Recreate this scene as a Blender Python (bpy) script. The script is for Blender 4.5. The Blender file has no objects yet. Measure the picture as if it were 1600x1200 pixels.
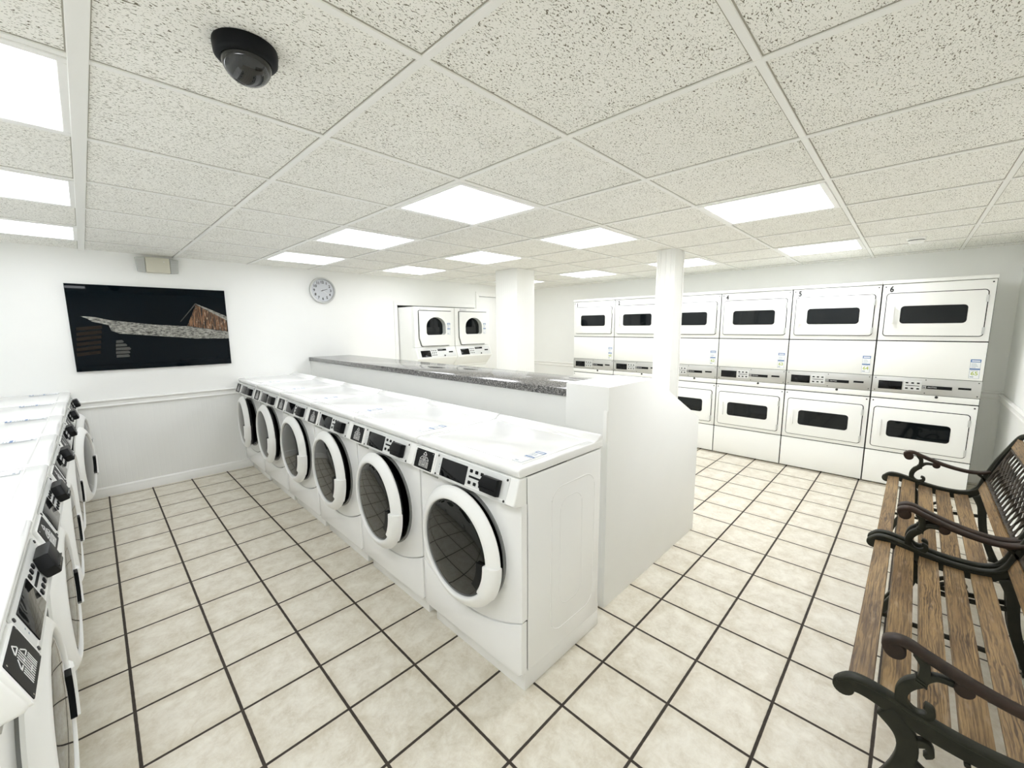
import bpy, bmesh, math, random
from mathutils import Vector, Matrix

S = bpy.context.scene
COL = S.collection

# ------------------------------------------------------------------ camera, world, exposure
F_PX, YAW, PITCH, ROLL, CAM_H = 641.5, 0.7945, 0.138, -0.0072, 1.53
fw = Vector((math.sin(YAW)*math.cos(PITCH), math.cos(YAW)*math.cos(PITCH), -math.sin(PITCH)))
rt = Vector((math.cos(YAW), -math.sin(YAW), 0.0))
up = rt.cross(fw)
r2 = rt*math.cos(ROLL) + up*math.sin(ROLL)
u2 = -rt*math.sin(ROLL) + up*math.cos(ROLL)
cam = bpy.data.cameras.new('camera')
cam.sensor_fit = 'HORIZONTAL'
cam.sensor_width = 36.0
cam.lens = F_PX/1600.0*36.0
cam.clip_start = 0.02
cam_ob = bpy.data.objects.new('camera', cam)
COL.objects.link(cam_ob)
cam_ob.matrix_world = Matrix(((r2.x, u2.x, -fw.x, 0), (r2.y, u2.y, -fw.y, 0), (r2.z, u2.z, -fw.z, CAM_H), (0, 0, 0, 1)))
S.camera = cam_ob

world = bpy.data.worlds.new('world')
world.use_nodes = True
world.node_tree.nodes['Background'].inputs[0].default_value = (0.9, 0.95, 1.0, 1)
world.node_tree.nodes['Background'].inputs[1].default_value = 0.3
S.world = world
S.view_settings.view_transform = 'Standard'
S.view_settings.look = 'None'
S.view_settings.exposure = 0.66
S.view_settings.gamma = 1.0
S.view_settings.use_curve_mapping = False
LAMP_STRENGTH = 8.0
S.cycles.max_bounces = 18
S.cycles.diffuse_bounces = 14
S.cycles.glossy_bounces = 5
S.cycles.use_denoising = True

# ------------------------------------------------------------------ room measures (metres)
H = 2.22
Y_PIC = 5.24       # wall with the picture
X_DRY = 5.87       # wall behind the tall dryers
Y_BENCH = -0.62    # wall behind the benches
X_LEFT = -1.02     # wall behind the left washers

# ------------------------------------------------------------------ materials
MATS = {}
def nodes(name):
    m = bpy.data.materials.new(name)
    m.use_nodes = True
    nt = m.node_tree
    return m, nt, nt.nodes['Principled BSDF']

def mat(name, col, rough=0.5, metal=0.0, spec=0.5, coat=0.0, emit=None, var=0.0, ior=None):
    m, nt, b = nodes(name)
    b.inputs['Base Color'].default_value = (*col, 1)
    b.inputs['Roughness'].default_value = rough
    b.inputs['Metallic'].default_value = metal
    b.inputs['Specular IOR Level'].default_value = spec
    b.inputs['Coat Weight'].default_value = coat
    b.inputs['Coat Roughness'].default_value = 0.03
    if ior: b.inputs['IOR'].default_value = ior
    if emit:
        b.inputs['Emission Color'].default_value = (*col, 1)
        b.inputs['Emission Strength'].default_value = emit
    if var:
        tc = nt.nodes.new('ShaderNodeTexCoord')
        n = nt.nodes.new('ShaderNodeTexNoise'); n.inputs['Scale'].default_value = 7.0; n.inputs['Detail'].default_value = 4
        nt.links.new(tc.outputs['Object'], n.inputs['Vector'])
        r = nt.nodes.new('ShaderNodeMapRange')
        r.inputs['To Min'].default_value = 1-var; r.inputs['To Max'].default_value = 1+var
        nt.links.new(n.outputs['Fac'], r.inputs['Value'])
        mx = nt.nodes.new('ShaderNodeMix'); mx.data_type = 'RGBA'; mx.blend_type = 'MULTIPLY'; mx.inputs[0].default_value = 1
        mx.inputs[6].default_value = (*col, 1)
        nt.links.new(r.outputs[0], mx.inputs[7])
        nt.links.new(mx.outputs[2], b.inputs['Base Color'])
    MATS[name] = m
    return m

def N(nt, t, **kw):
    n = nt.nodes.new(t)
    for k, v in kw.items(): setattr(n, k, v)
    return n
def math_n(nt, op, a, b=None, c=None):
    n = nt.nodes.new('ShaderNodeMath'); n.operation = op
    for i, v in enumerate((a, b, c)):
        if v is None: continue
        if isinstance(v, (int, float)): n.inputs[i].default_value = v
        else: nt.links.new(v, n.inputs[i])
    return n.outputs[0]
def mix_col(nt, fac, a, b):
    n = nt.nodes.new('ShaderNodeMix'); n.data_type = 'RGBA'
    for i, v in ((0, fac), (6, a), (7, b)):
        if isinstance(v, (int, float)): n.inputs[i].default_value = v
        elif isinstance(v, tuple): n.inputs[i].default_value = (*v, 1)
        else: nt.links.new(v, n.inputs[i])
    return n.outputs[2]
def bump(nt, b, height, strength=0.3, dist=0.002):
    n = nt.nodes.new('ShaderNodeBump'); n.inputs['Strength'].default_value = strength; n.inputs['Distance'].default_value = dist
    nt.links.new(height, n.inputs['Height']); nt.links.new(n.outputs[0], b.inputs['Normal'])
def noise(nt, vec, scale, detail=3, rough=0.5, dist=0.0):
    n = nt.nodes.new('ShaderNodeTexNoise')
    n.inputs['Scale'].default_value = scale; n.inputs['Detail'].default_value = detail
    n.inputs['Roughness'].default_value = rough; n.inputs['Distortion'].default_value = dist
    if vec is not None: nt.links.new(vec, n.inputs['Vector'])
    return n.outputs['Fac']
def scaled(nt, vec, s, rot=(0, 0, 0)):
    n = nt.nodes.new('ShaderNodeMapping'); n.inputs['Scale'].default_value = s; n.inputs['Rotation'].default_value = rot
    nt.links.new(vec, n.inputs['Vector']); return n.outputs[0]
def ramp(nt, v, lo, hi):
    n = nt.nodes.new('ShaderNodeMapRange'); n.inputs['From Min'].default_value = lo; n.inputs['From Max'].default_value = hi
    n.clamp = True
    nt.links.new(v, n.inputs['Value']); return n.outputs[0]

mat('wall_paint', (0.905, 0.91, 0.895), 0.6, var=0.012)
mat('trim_paint', (0.91, 0.91, 0.89), 0.35)
mat('grid_paint', (0.88, 0.88, 0.85), 0.4)
mat('enamel', (0.90, 0.905, 0.90), 0.16, coat=0.25)
mat('enamel_dryer', (0.91, 0.915, 0.89), 0.28)
mat('plastic_white', (0.90, 0.905, 0.89), 0.3)
mat('plate_grey', (0.74, 0.75, 0.74), 0.4, metal=0.2)
mat('steel', (0.60, 0.60, 0.58), 0.42, metal=0.75)
mat('chrome', (0.75, 0.75, 0.75), 0.15, metal=1.0)
mat('black_plastic', (0.006, 0.0065, 0.007), 0.4, spec=0.18)
mat('black_gloss', (0.003, 0.0035, 0.004), 0.06, spec=0.28)
mat('glass_dark', (0.005, 0.006, 0.005), 0.03, spec=0.45)
mat('glass_dryer', (0.006, 0.008, 0.009), 0.04, spec=0.35)
mat('rim_grey', (0.22, 0.225, 0.22), 0.22, metal=0.3)
mat('drum_dark', (0.006, 0.006, 0.007), 0.5, spec=0.2)
mat('gasket_gap_shade', (0.012, 0.012, 0.011), 0.7, spec=0.1)  # door seals, and dark fill that paints shade into panel gaps
mat('screw', (0.05, 0.05, 0.05), 0.4, metal=0.6)
mat('notch_grey', (0.42, 0.43, 0.40), 0.5)
mat('ink_white', (0.80, 0.80, 0.80), 0.4)
mat('ink_black', (0.02, 0.02, 0.02), 0.5)
mat('label_white', (0.84, 0.86, 0.88), 0.4)
mat('label_blue', (0.06, 0.16, 0.38), 0.4)
mat('label_green', (0.42, 0.50, 0.10), 0.4)
mat('label_line', (0.35, 0.40, 0.45), 0.5)
mat('beige_plastic', (0.62, 0.60, 0.50), 0.5)
mat('lamp_head', (0.50, 0.51, 0.49), 0.25)
mat('camera_black', (0.005, 0.006, 0.007), 0.5, spec=0.15)
mat('camera_dome', (0.012, 0.013, 0.013), 0.03, ior=1.6)
mat('clock_face', (0.62, 0.64, 0.68), 0.5)
mat('silver', (0.62, 0.63, 0.62), 0.3, metal=0.6)
for lv in (0.45, 0.50, 0.55, 0.75, 1.1, 1.7):      # uneven lamp levels, tuned to even out the light in the room
    mat('diffuser_%d' % round(lv*100), (0.93, 0.955, 1.0), 0.5, emit=LAMP_STRENGTH*lv)
mat('print_black', (0.001, 0.0035, 0.006), 0.02, spec=0.13)
mat('tile_gap_shade', (0.40, 0.385, 0.33), 0.9)  # shadow gap beside the ceiling T-bars, painted as a dark colour
mat('print_edge', (0.10, 0.11, 0.11), 0.2)
mat('print_log', (0.018, 0.012, 0.008), 0.05, spec=0.15)
mat('print_grey', (0.06, 0.06, 0.055), 0.04)
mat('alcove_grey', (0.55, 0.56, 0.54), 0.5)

def make_floor_mat():
    m, nt, b = nodes('floor_tile'); MATS['floor_tile'] = m
    tc = N(nt, 'ShaderNodeTexCoord'); sep = N(nt, 'ShaderNodeSeparateXYZ'); nt.links.new(tc.outputs['Object'], sep.inputs[0])
    T = 0.3054
    gx = math_n(nt, 'DIVIDE', math_n(nt, 'ADD', sep.outputs[0], 0.3361), T)
    gy = math_n(nt, 'DIVIDE', math_n(nt, 'SUBTRACT', sep.outputs[1], 1.8129), T)
    dx = math_n(nt, 'PINGPONG', gx, 0.5); dy = math_n(nt, 'PINGPONG', gy, 0.5)
    wob = math_n(nt, 'MULTIPLY', noise(nt, tc.outputs['Object'], 30, 2), 0.006)
    d = math_n(nt, 'ADD', math_n(nt, 'MINIMUM', dx, dy), wob)
    g = ramp(nt, d, 0.019, 0.024)           # 0 grout .. 1 tile
    cid = N(nt, 'ShaderNodeCombineXYZ')
    nt.links.new(math_n(nt, 'ROUND', math_n(nt, 'ADD', gx, 0.5)), cid.inputs[0]); nt.links.new(math_n(nt, 'ROUND', math_n(nt, 'ADD', gy, 0.5)), cid.inputs[1])
    wn = N(nt, 'ShaderNodeTexWhiteNoise'); nt.links.new(cid.outputs[0], wn.inputs['Vector'])
    off = N(nt, 'ShaderNodeVectorMath', operation='MULTIPLY_ADD'); nt.links.new(wn.outputs['Color'], off.inputs[0]); off.inputs[1].default_value = (7, 7, 7)
    nt.links.new(tc.outputs['Object'], off.inputs[2])
    n1 = noise(nt, off.outputs[0], 13, 8, 0.68, 0.4)
    n2 = noise(nt, off.outputs[0], 70, 6, 0.75)
    c = mix_col(nt, ramp(nt, n1, 0.34, 0.64), (0.61, 0.555, 0.445), (0.80, 0.765, 0.67))
    c = mix_col(nt, math_n(nt, 'MULTIPLY', ramp(nt, n2, 0.46, 0.66), 0.6), c, (0.80, 0.775, 0.70))
    c = mix_col(nt, math_n(nt, 'MULTIPLY', ramp(nt, wn.outputs['Value'], 0, 1), 0.12), c, (0.66, 0.61, 0.51))
    # browner mottling towards each tile's rim (part of the glaze)
    rim = math_n(nt, 'MULTIPLY', ramp(nt, math_n(nt, 'ADD', d, math_n(nt, 'MULTIPLY', math_n(nt, 'SUBTRACT', n1, 0.5), 0.30)), 0.20, 0.02), 0.42)
    c = mix_col(nt, rim, c, (0.54, 0.475, 0.355))
    gn = noise(nt, tc.outputs['Object'], 60, 3)
    gc = mix_col(nt, gn, (0.022, 0.016, 0.012), (0.060, 0.046, 0.034))
    nt.links.new(mix_col(nt, g, gc, c), b.inputs['Base Color'])
    nt.links.new(math_n(nt, 'MULTIPLY_ADD', g, -0.45, 0.85), b.inputs['Roughness'])
    hgt = math_n(nt, 'ADD', math_n(nt, 'MULTIPLY', ramp(nt, d, 0.010, 0.034), 1.0), math_n(nt, 'MULTIPLY', n2, 0.12))
    bump(nt, b, hgt, 0.5, 0.003)
make_floor_mat()

def make_ceiling_mat():
    m, nt, b = nodes('ceiling_tile'); MATS['ceiling_tile'] = m
    tc = N(nt, 'ShaderNodeTexCoord')
    o = tc.outputs['Object']
    warp = N(nt, 'ShaderNodeVectorMath', operation='MULTIPLY_ADD')
    nz = N(nt, 'ShaderNodeTexNoise'); nz.inputs['Scale'].default_value = 14; nt.links.new(o, nz.inputs['Vector'])
    nt.links.new(nz.outputs['Color'], warp.inputs[0]); warp.inputs[1].default_value = (0.03, 0.03, 0); nt.links.new(o, warp.inputs[2])
    a = noise(nt, scaled(nt, warp.outputs[0], (105, 225, 1), (0, 0, 0.35)), 1.0, 1.5, 0.5, 0.3)
    a2 = noise(nt, scaled(nt, warp.outputs[0], (190, 320, 1), (0, 0, -0.5)), 1.0, 1, 0.5)
    dens = noise(nt, o, 9, 2)
    th = math_n(nt, 'MULTIPLY_ADD', dens, -0.07, 0.0)
    f1 = ramp(nt, math_n(nt, 'SUBTRACT', a, th), 0.66, 0.69)
    f2 = ramp(nt, math_n(nt, 'SUBTRACT', a2, th), 0.67, 0.71)
    f = math_n(nt, 'MAXIMUM', f1, math_n(nt, 'MULTIPLY', f2, 0.7))
    c = mix_col(nt, noise(nt, o, 3, 3), (0.89, 0.885, 0.835), (0.925, 0.92, 0.88))
    nt.links.new(mix_col(nt, f, c, (0.20, 0.185, 0.14)), b.inputs['Base Color'])
    b.inputs['Roughness'].default_value = 0.9; b.inputs['Specular IOR Level'].default_value = 0.15
    fine = noise(nt, o, 220, 3)
    bump(nt, b, math_n(nt, 'ADD', math_n(nt, 'MULTIPLY', f, -1.0), math_n(nt, 'MULTIPLY', fine, 0.3)), 0.35, 0.002)
make_ceiling_mat()

def make_bead(name, pitch, col, depth=0.5):
    m, nt, b = nodes(name); MATS[name] = m
    tc = N(nt, 'ShaderNodeTexCoord'); sep = N(nt, 'ShaderNodeSeparateXYZ'); nt.links.new(tc.outputs['Object'], sep.inputs[0])
    t = math_n(nt, 'ADD', sep.outputs[0], sep.outputs[1])
    d = math_n(nt, 'PINGPONG', math_n(nt, 'DIVIDE', t, pitch), 0.5)
    g = ramp(nt, d, 0.0, 0.08)
    b.inputs['Base Color'].default_value = (*col, 1)
    b.inputs['Roughness'].default_value = 0.4
    bump(nt, b, g, depth, 0.006)
make_bead('beadboard', 0.042, (0.88, 0.885, 0.87), 0.10)
make_bead('plank_post', 0.048, (0.90, 0.905, 0.885), 0.55)
make_bead('bead_column', 0.036, (0.90, 0.905, 0.885), 0.6)

def make_granite():
    m, nt, b = nodes('granite'); MATS['granite'] = m
    tc = N(nt, 'ShaderNodeTexCoord'); o = tc.outputs['Object']
    v = N(nt, 'ShaderNodeTexVoronoi'); v.inputs['Scale'].default_value = 260; nt.links.new(o, v.inputs['Vector'])
    sp = N(nt, 'ShaderNodeSeparateColor'); nt.links.new(v.outputs['Color'], sp.inputs[0])
    n1 = noise(nt, o, 60, 4, 0.7)
    k = math_n(nt, 'ADD', math_n(nt, 'MULTIPLY', sp.outputs[0], 0.7), math_n(nt, 'MULTIPLY', n1, 0.5))
    c = mix_col(nt, ramp(nt, k, 0.30, 0.52), (0.010, 0.010, 0.011), (0.11, 0.108, 0.105))
    c = mix_col(nt, ramp(nt, k, 0.66, 0.9), c, (0.42, 0.41, 0.40))
    nt.links.new(c, b.inputs['Base Color'])
    b.inputs['Roughness'].default_value = 0.10
make_granite()

def make_wood():
    m, nt, b = nodes('oak_slat'); MATS['oak_slat'] = m
    tc = N(nt, 'ShaderNodeTexCoord'); o = tc.outputs['Object']
    oi = N(nt, 'ShaderNodeObjectInfo')
    off = N(nt, 'ShaderNodeVectorMath', operation='MULTIPLY_ADD'); cv = N(nt, 'ShaderNodeCombineXYZ')
    for i in range(3): nt.links.new(oi.outputs['Random'], cv.inputs[i])
    nt.links.new(cv.outputs[0], off.inputs[0]); off.inputs[1].default_value = (31, 17, 23); nt.links.new(o, off.inputs[2])
    p = off.outputs[0]
    w = N(nt, 'ShaderNodeTexWave'); w.wave_type = 'BANDS'; w.bands_direction = 'Y'
    w.inputs['Scale'].default_value = 34; w.inputs['Distortion'].default_value = 14; w.inputs['Detail'].default_value = 3; w.inputs['Detail Scale'].default_value = 1.2
    nt.links.new(scaled(nt, p, (0.16, 1, 1)), w.inputs['Vector'])
    grain = noise(nt, scaled(nt, p, (5, 160, 160)), 1.0, 4, 0.65)
    blot = noise(nt, scaled(nt, p, (2.5, 8, 8)), 1.0, 4, 0.6)
    c = mix_col(nt, ramp(nt, blot, 0.3, 0.7), (0.15, 0.085, 0.030), (0.37, 0.24, 0.105))
    c = mix_col(nt, math_n(nt, 'MULTIPLY', math_n(nt, 'MULTIPLY', ramp(nt, w.outputs['Fac'], 0.5, 0.95), ramp(nt, noise(nt, scaled(nt, p, (3, 11, 11)), 1, 3), 0.38, 0.62)), 0.8), c, (0.040, 0.020, 0.008))
    c = mix_col(nt, math_n(nt, 'MULTIPLY', ramp(nt, grain, 0.48, 0.62), 0.72), c, (0.045, 0.022, 0.009))
    c = mix_col(nt, math_n(nt, 'MULTIPLY', ramp(nt, noise(nt, scaled(nt, p, (9, 30, 30)), 1, 4), 0.60, 0.75), 0.4), c, (0.50, 0.38, 0.26))
    nt.links.new(c, b.inputs['Base Color'])
    b.inputs['Roughness'].default_value = 0.55
    bump(nt, b, math_n(nt, 'ADD', math_n(nt, 'MULTIPLY', grain, -0.6), math_n(nt, 'MULTIPLY', w.outputs['Fac'], -0.4)), 0.35, 0.002)
make_wood()

def make_iron(name, c0, c1):
    m, nt, b = nodes(name); MATS[name] = m
    tc = N(nt, 'ShaderNodeTexCoord'); o = tc.outputs['Object']
    n = noise(nt, o, 14, 5, 0.65)
    nt.links.new(mix_col(nt, ramp(nt, n, 0.35, 0.68), c0, c1), b.inputs['Base Color'])
    b.inputs['Roughness'].default_value = 0.5; b.inputs['Specular IOR Level'].default_value = 0.22
    bump(nt, b, noise(nt, o, 160, 3), 0.2, 0.001)
make_iron('iron_green', (0.014, 0.015, 0.010), (0.028, 0.028, 0.018))
make_iron('iron_rust', (0.018, 0.013, 0.010), (0.042, 0.025, 0.017))
make_iron('iron_lattice', (0.030, 0.026, 0.020), (0.070, 0.055, 0.040))

def make_print_roof():
    m, nt, b = nodes('print_roof'); MATS['print_roof'] = m
    tc = N(nt, 'ShaderNodeTexCoord'); o = tc.outputs['Object']
    n = noise(nt, scaled(nt, o, (28, 1, 130), (0, 0.09, 0)), 1, 5, 0.7)
    n2 = noise(nt, scaled(nt, o, (60, 1, 60)), 1, 4, 0.7)
    k = math_n(nt, 'ADD', math_n(nt, 'MULTIPLY', n, 0.7), math_n(nt, 'MULTIPLY', n2, 0.3))
    nt.links.new(mix_col(nt, ramp(nt, k, 0.40, 0.58), (0.02, 0.02, 0.02), (0.40, 0.39, 0.35)), b.inputs['Base Color'])
    b.inputs['Roughness'].default_value = 0.04
    m, nt, b = nodes('print_planks'); MATS['print_planks'] = m
    tc = N(nt, 'ShaderNodeTexCoord'); o = tc.outputs['Object']
    n = noise(nt, scaled(nt, o, (150, 1, 9)), 1, 3, 0.6)
    c = mix_col(nt, ramp(nt, n, 0.42, 0.60), (0.004, 0.003, 0.002), (0.26, 0.13, 0.065))
    n2 = noise(nt, scaled(nt, o, (60, 1, 22)), 1, 3, 0.6)
    c = mix_col(nt, ramp(nt, n2, 0.58, 0.70), c, (0.42, 0.31, 0.22))
    nt.links.new(c, b.inputs['Base Color']); b.inputs['Roughness'].default_value = 0.04
make_print_roof()

# ------------------------------------------------------------------ mesh helpers
class G:
    """collects geometry for ONE mesh object"""
    def __init__(self):
        self.bm = bmesh.new(); self.mats = []
    def mi(self, name):
        if name not in self.mats: self.mats.append(name)
        return self.mats.index(name)
    def _tag(self, faces, m):
        i = self.mi(m)
        for f in faces: f.material_index = i
    def box(self, x0, x1, y0, y1, z0, z1, m, bev=0.0, seg=2):
        bm = self.bm
        v = [bm.verts.new(p) for p in ((x0, y0, z0), (x1, y0, z0), (x1, y1, z0), (x0, y1, z0), (x0, y0, z1), (x1, y0, z1), (x1, y1, z1), (x0, y1, z1))]
        fs = [bm.faces.new([v[i] for i in q]) for q in ((3, 2, 1, 0), (4, 5, 6, 7), (0, 1, 5, 4), (1, 2, 6, 5), (2, 3, 7, 6), (3, 0, 4, 7))]
        self._tag(fs, m)
        if bev:
            es = list({e for f in fs for e in f.edges})
            r = bmesh.ops.bevel(bm, geom=es, offset=bev, segments=seg, affect='EDGES', profile=0.5, clamp_overlap=True)
            self._tag(r['faces'], m)
        return self
    def poly(self, pts, m):
        f = self.bm.faces.new([self.bm.verts.new(p) for p in pts]); self._tag([f], m); return self
    def prism(self, pts, fn, c0, c1, m, bev=0.0, seg=2, side=None):
        """2-D outline pts, fn(a,b,c)->xyz, extruded from c0 to c1"""
        bm = self.bm; n = len(pts)
        a = [bm.verts.new(fn(p[0], p[1], c0)) for p in pts]; b = [bm.verts.new(fn(p[0], p[1], c1)) for p in pts]
        caps = [bm.faces.new(a[::-1]), bm.faces.new(b)]
        sides = [bm.faces.new((a[i], a[(i+1) % n], b[(i+1) % n], b[i])) for i in range(n)]
        self._tag(caps, m); self._tag(sides, side or m)
        bmesh.ops.recalc_face_normals(bm, faces=caps+sides)
        if bev:
            es = list({e for f in caps for e in f.edges})
            r = bmesh.ops.bevel(bm, geom=es, offset=bev, segments=seg, affect='EDGES', profile=0.5, clamp_overlap=True)
            self._tag(r['faces'], m)
        return self
    def lathe(self, prof, fn, m, n=48, a0=0.0, a1=2*math.pi, closed_prof=False):
        """prof: list of (r,h); fn(x,y,h)->xyz"""
        bm = self.bm; full = abs(a1-a0-2*math.pi) < 1e-6
        k = n if full else n+1
        rings = []
        for r, h in prof:
            if r < 1e-6: rings.append([bm.verts.new(fn(0, 0, h))])
            else: rings.append([bm.verts.new(fn(r*math.cos(a0+(a1-a0)*i/n), r*math.sin(a0+(a1-a0)*i/n), h)) for i in range(k)])
        fs = []
        pairs = list(zip(rings, rings[1:])) + ([(rings[-1], rings[0])] if closed_prof else [])
        for A, B in pairs:
            for i in range(n):
                j = (i+1) % k
                q = []
                for v in ((A[i] if len(A) > 1 else A[0]), (A[j] if len(A) > 1 else A[0]), (B[j] if len(B) > 1 else B[0]), (B[i] if len(B) > 1 else B[0])):
                    if v not in q: q.append(v)
                if len(q) > 2: fs.append(bm.faces.new(q))
        if not full and closed_prof:
            fs.append(bm.faces.new([r[0] for r in rings])); fs.append(bm.faces.new([r[-1] for r in rings][::-1]))
        self._tag(fs, m)
        bmesh.ops.recalc_face_normals(bm, faces=fs)
        return self
    def tube(self, pts, rad, m, n=10, closed=False, flat=1.0):
        bm = self.bm; P = [Vector(p) for p in pts]; k = len(P); rings = []
        for i, p in enumerate(P):
            t = (P[(i+1) % k]-P[i-1]) if (closed or 0 < i < k-1) else (P[1]-P[0] if i == 0 else P[-1]-P[-2])
            t.normalize()
            ref = Vector((0, 0, 1)) if abs(t.z) < 0.9 else Vector((1, 0, 0))
            s = t.cross(ref).normalized(); u = s.cross(t)
            r = rad[i] if isinstance(rad, (list, tuple)) else rad
            rings.append([bm.verts.new(p+s*r*math.cos(2*math.pi*j/n)+u*r*flat*math.sin(2*math.pi*j/n)) for j in range(n)])
        fs = []
        for i in range(k if closed else k-1):
            A, B = rings[i], rings[(i+1) % k]
            for j in range(n): fs.append(bm.faces.new((A[j], A[(j+1) % n], B[(j+1) % n], B[j])))
        if not closed:
            fs.append(bm.faces.new(rings[0][::-1])); fs.append(bm.faces.new(rings[-1]))
        self._tag(fs, m)
        bmesh.ops.recalc_face_normals(bm, faces=fs)
        return self
    def stroke(self, pts, widths, fn, c0, c1, m, bev=0.0, smooth=4, cap=True):
        """a curved bar: centre line pts (2-D) with widths, extruded c0..c1 through fn"""
        P, W = spline(pts, widths, smooth)
        L, R = [], []
        for i, p in enumerate(P):
            t = (P[min(i+1, len(P)-1)]-P[max(i-1, 0)]).normalized()
            nrm = Vector((-t.y, t.x)); L.append(p+nrm*W[i]/2); R.append(p-nrm*W[i]/2)
        out = list(L)
        if cap:
            t = (P[-1]-P[-2]).normalized()
            for a in (60, 0, -60):
                out.append(P[-1]+(t*math.cos(math.radians(a))+Vector((-t.y, t.x))*math.sin(math.radians(a)))*W[-1]/2)
        out += R[::-1]
        if cap:
            t = (P[0]-P[1]).normalized()
            for a in (60, 0, -60):
                out.append(P[0]+(t*math.cos(math.radians(a))+Vector((-t.y, t.x))*math.sin(math.radians(a)))*W[0]/2)
        # quads along the bar keep it clean even where it curls
        bm = self.bm; fs = []
        va = [[bm.verts.new(fn(q.x, q.y, c)) for q in (L[i], R[i])] for i in range(len(P)) for c in (c0, c1)]
        for i in range(len(P)-1):
            a0, a1, b0, b1 = va[2*i], va[2*i+1], va[2*i+2], va[2*i+3]
            fs += [bm.faces.new((a0[0], a0[1], b0[1], b0[0])), bm.faces.new((a1[0], b1[0], b1[1], a1[1])),
                   bm.faces.new((a0[0], b0[0], b1[0], a1[0])), bm.faces.new((a0[1], a1[1], b1[1], b0[1]))]
        fs += [bm.faces.new((va[0][0], va[1][0], va[1][1], va[0][1])), bm.faces.new((va[-2][0], va[-2][1], va[-1][1], va[-1][0]))]
        self._tag(fs, m); bmesh.ops.recalc_face_normals(bm, faces=fs)
        if bev:
            es = [e for e in {e for f in fs for e in f.edges} if len(e.link_faces) == 2 and e.calc_face_angle(0) > 1.0]
            r = bmesh.ops.bevel(bm, geom=es, offset=bev, segments=1, affect='EDGES', clamp_overlap=True); self._tag(r['faces'], m)
        return self
    def disc2(self, c, r, fn, c0, c1, m, n=20, bev=0.0):
        return self.prism([(c[0]+r*math.cos(2*math.pi*i/n), c[1]+r*math.sin(2*math.pi*i/n)) for i in range(n)], fn, c0, c1, m, bev)
    def text(self, s, size, M, m, extrude=0.0004, align='CENTER', bold=0.0, narrow=1.0):
        cu = bpy.data.curves.new('t', 'FONT'); cu.body = s; cu.size = size; cu.extrude = extrude
        cu.offset = bold*size; cu.align_x = align; cu.align_y = 'CENTER'; cu.resolution_u = 3
        ob = bpy.data.objects.new('t', cu); COL.objects.link(ob)
        dg = bpy.context.evaluated_depsgraph_get()
        me = bpy.data.meshes.new_from_object(ob.evaluated_get(dg))
        i = self.mi(m); base = len(self.bm.faces)
        if narrow != 1.0: me.transform(Matrix.Scale(narrow, 4, (1, 0, 0)))
        me.transform(M)
        self.bm.from_mesh(me); self.bm.faces.ensure_lookup_table()
        for f in self.bm.faces[base:]: f.material_index = i
        bpy.data.objects.remove(ob); bpy.data.meshes.remove(me); bpy.data.curves.remove(cu)
        return self
    def obj(self, name, parent=None, loc=(0, 0, 0), rotz=0.0, angle=40, flat=False, props=None):
        me = bpy.data.meshes.new(name)
        self.bm.normal_update()
        self.bm.to_mesh(me); self.bm.free()
        for k in self.mats: me.materials.append(MATS[k])
        if not flat and len(me.polygons):
            me.polygons.foreach_set('use_smooth', [True]*len(me.polygons))
            me.set_sharp_from_angle(angle=math.radians(angle))
        o = bpy.data.objects.new(name, me); COL.objects.link(o)
        o.location = loc; o.rotation_euler = (0, 0, rotz)
        if parent: o.parent = parent
        for k, v in (props or {}).items(): o[k] = v
        return o

def spline(pts, widths, k):
    P = [Vector(p) for p in pts]; n = len(P)
    if not isinstance(widths, (list, tuple)): widths = [widths]*n
    if k <= 1 or n < 3: return P, list(widths)
    op, ow = [], []
    for i in range(n-1):
        p0, p1, p2, p3 = P[max(i-1, 0)], P[i], P[i+1], P[min(i+2, n-1)]
        for j in range(k):
            t = j/k
            op.append(0.5*((2*p1)+(p2-p0)*t+(2*p0-5*p1+4*p2-p3)*t*t+(3*p1-p0-3*p2+p3)*t**3))
            ow.append(widths[i]+(widths[i+1]-widths[i])*t)
    op.append(P[-1]); ow.append(widths[-1])
    return op, ow

def rrect(x0, x1, z0, z1, r, n=5):
    out = []
    for cx, cz, a in ((x1-r, z1-r, 0), (x0+r, z1-r, 90), (x0+r, z0+r, 180), (x1-r, z0+r, 270)):
        for i in range(n+1):
            t = math.radians(a+90*i/n); out.append((cx+r*math.cos(t), cz+r*math.sin(t)))
    return out

XZ = lambda a, b, c: (a, c, b)      # outline in x,z extruded along y
YZ = lambda a, b, c: (c, a, b)      # outline in y,z extruded along x
XY = lambda a, b, c: (a, b, c)      # outline in x,y extruded along z

def empty(name, loc, rotz=0.0, **props):
    o = bpy.data.objects.new(name, None); COL.objects.link(o)
    o.location = loc; o.rotation_euler = (0, 0, rotz); o.empty_display_size = 0.1
    for k, v in props.items(): o[k] = v
    return o
def tag(o, label, category, group=None):
    o['label'] = label; o['category'] = category
    if group: o['group'] = group
    return o
def struct(o):
    o['kind'] = 'structure'; return o
def kids(o): return [c for c in COL.objects if c.parent == o]
def copy_tree(root):
    r = root.copy(); COL.objects.link(r)
    for ch in kids(root):
        c = ch.copy(); COL.objects.link(c); c.parent = r
        for g in kids(ch):
            d = g.copy(); COL.objects.link(d); d.parent = c
    return r
def text_xz(x, y, z, rx=0.0):
    """text standing in the x,z plane facing -y, centred at x,y,z"""
    return Matrix.Translation((x, y, z)) @ Matrix.Rotation(math.radians(90)+rx, 4, 'X')

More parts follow.
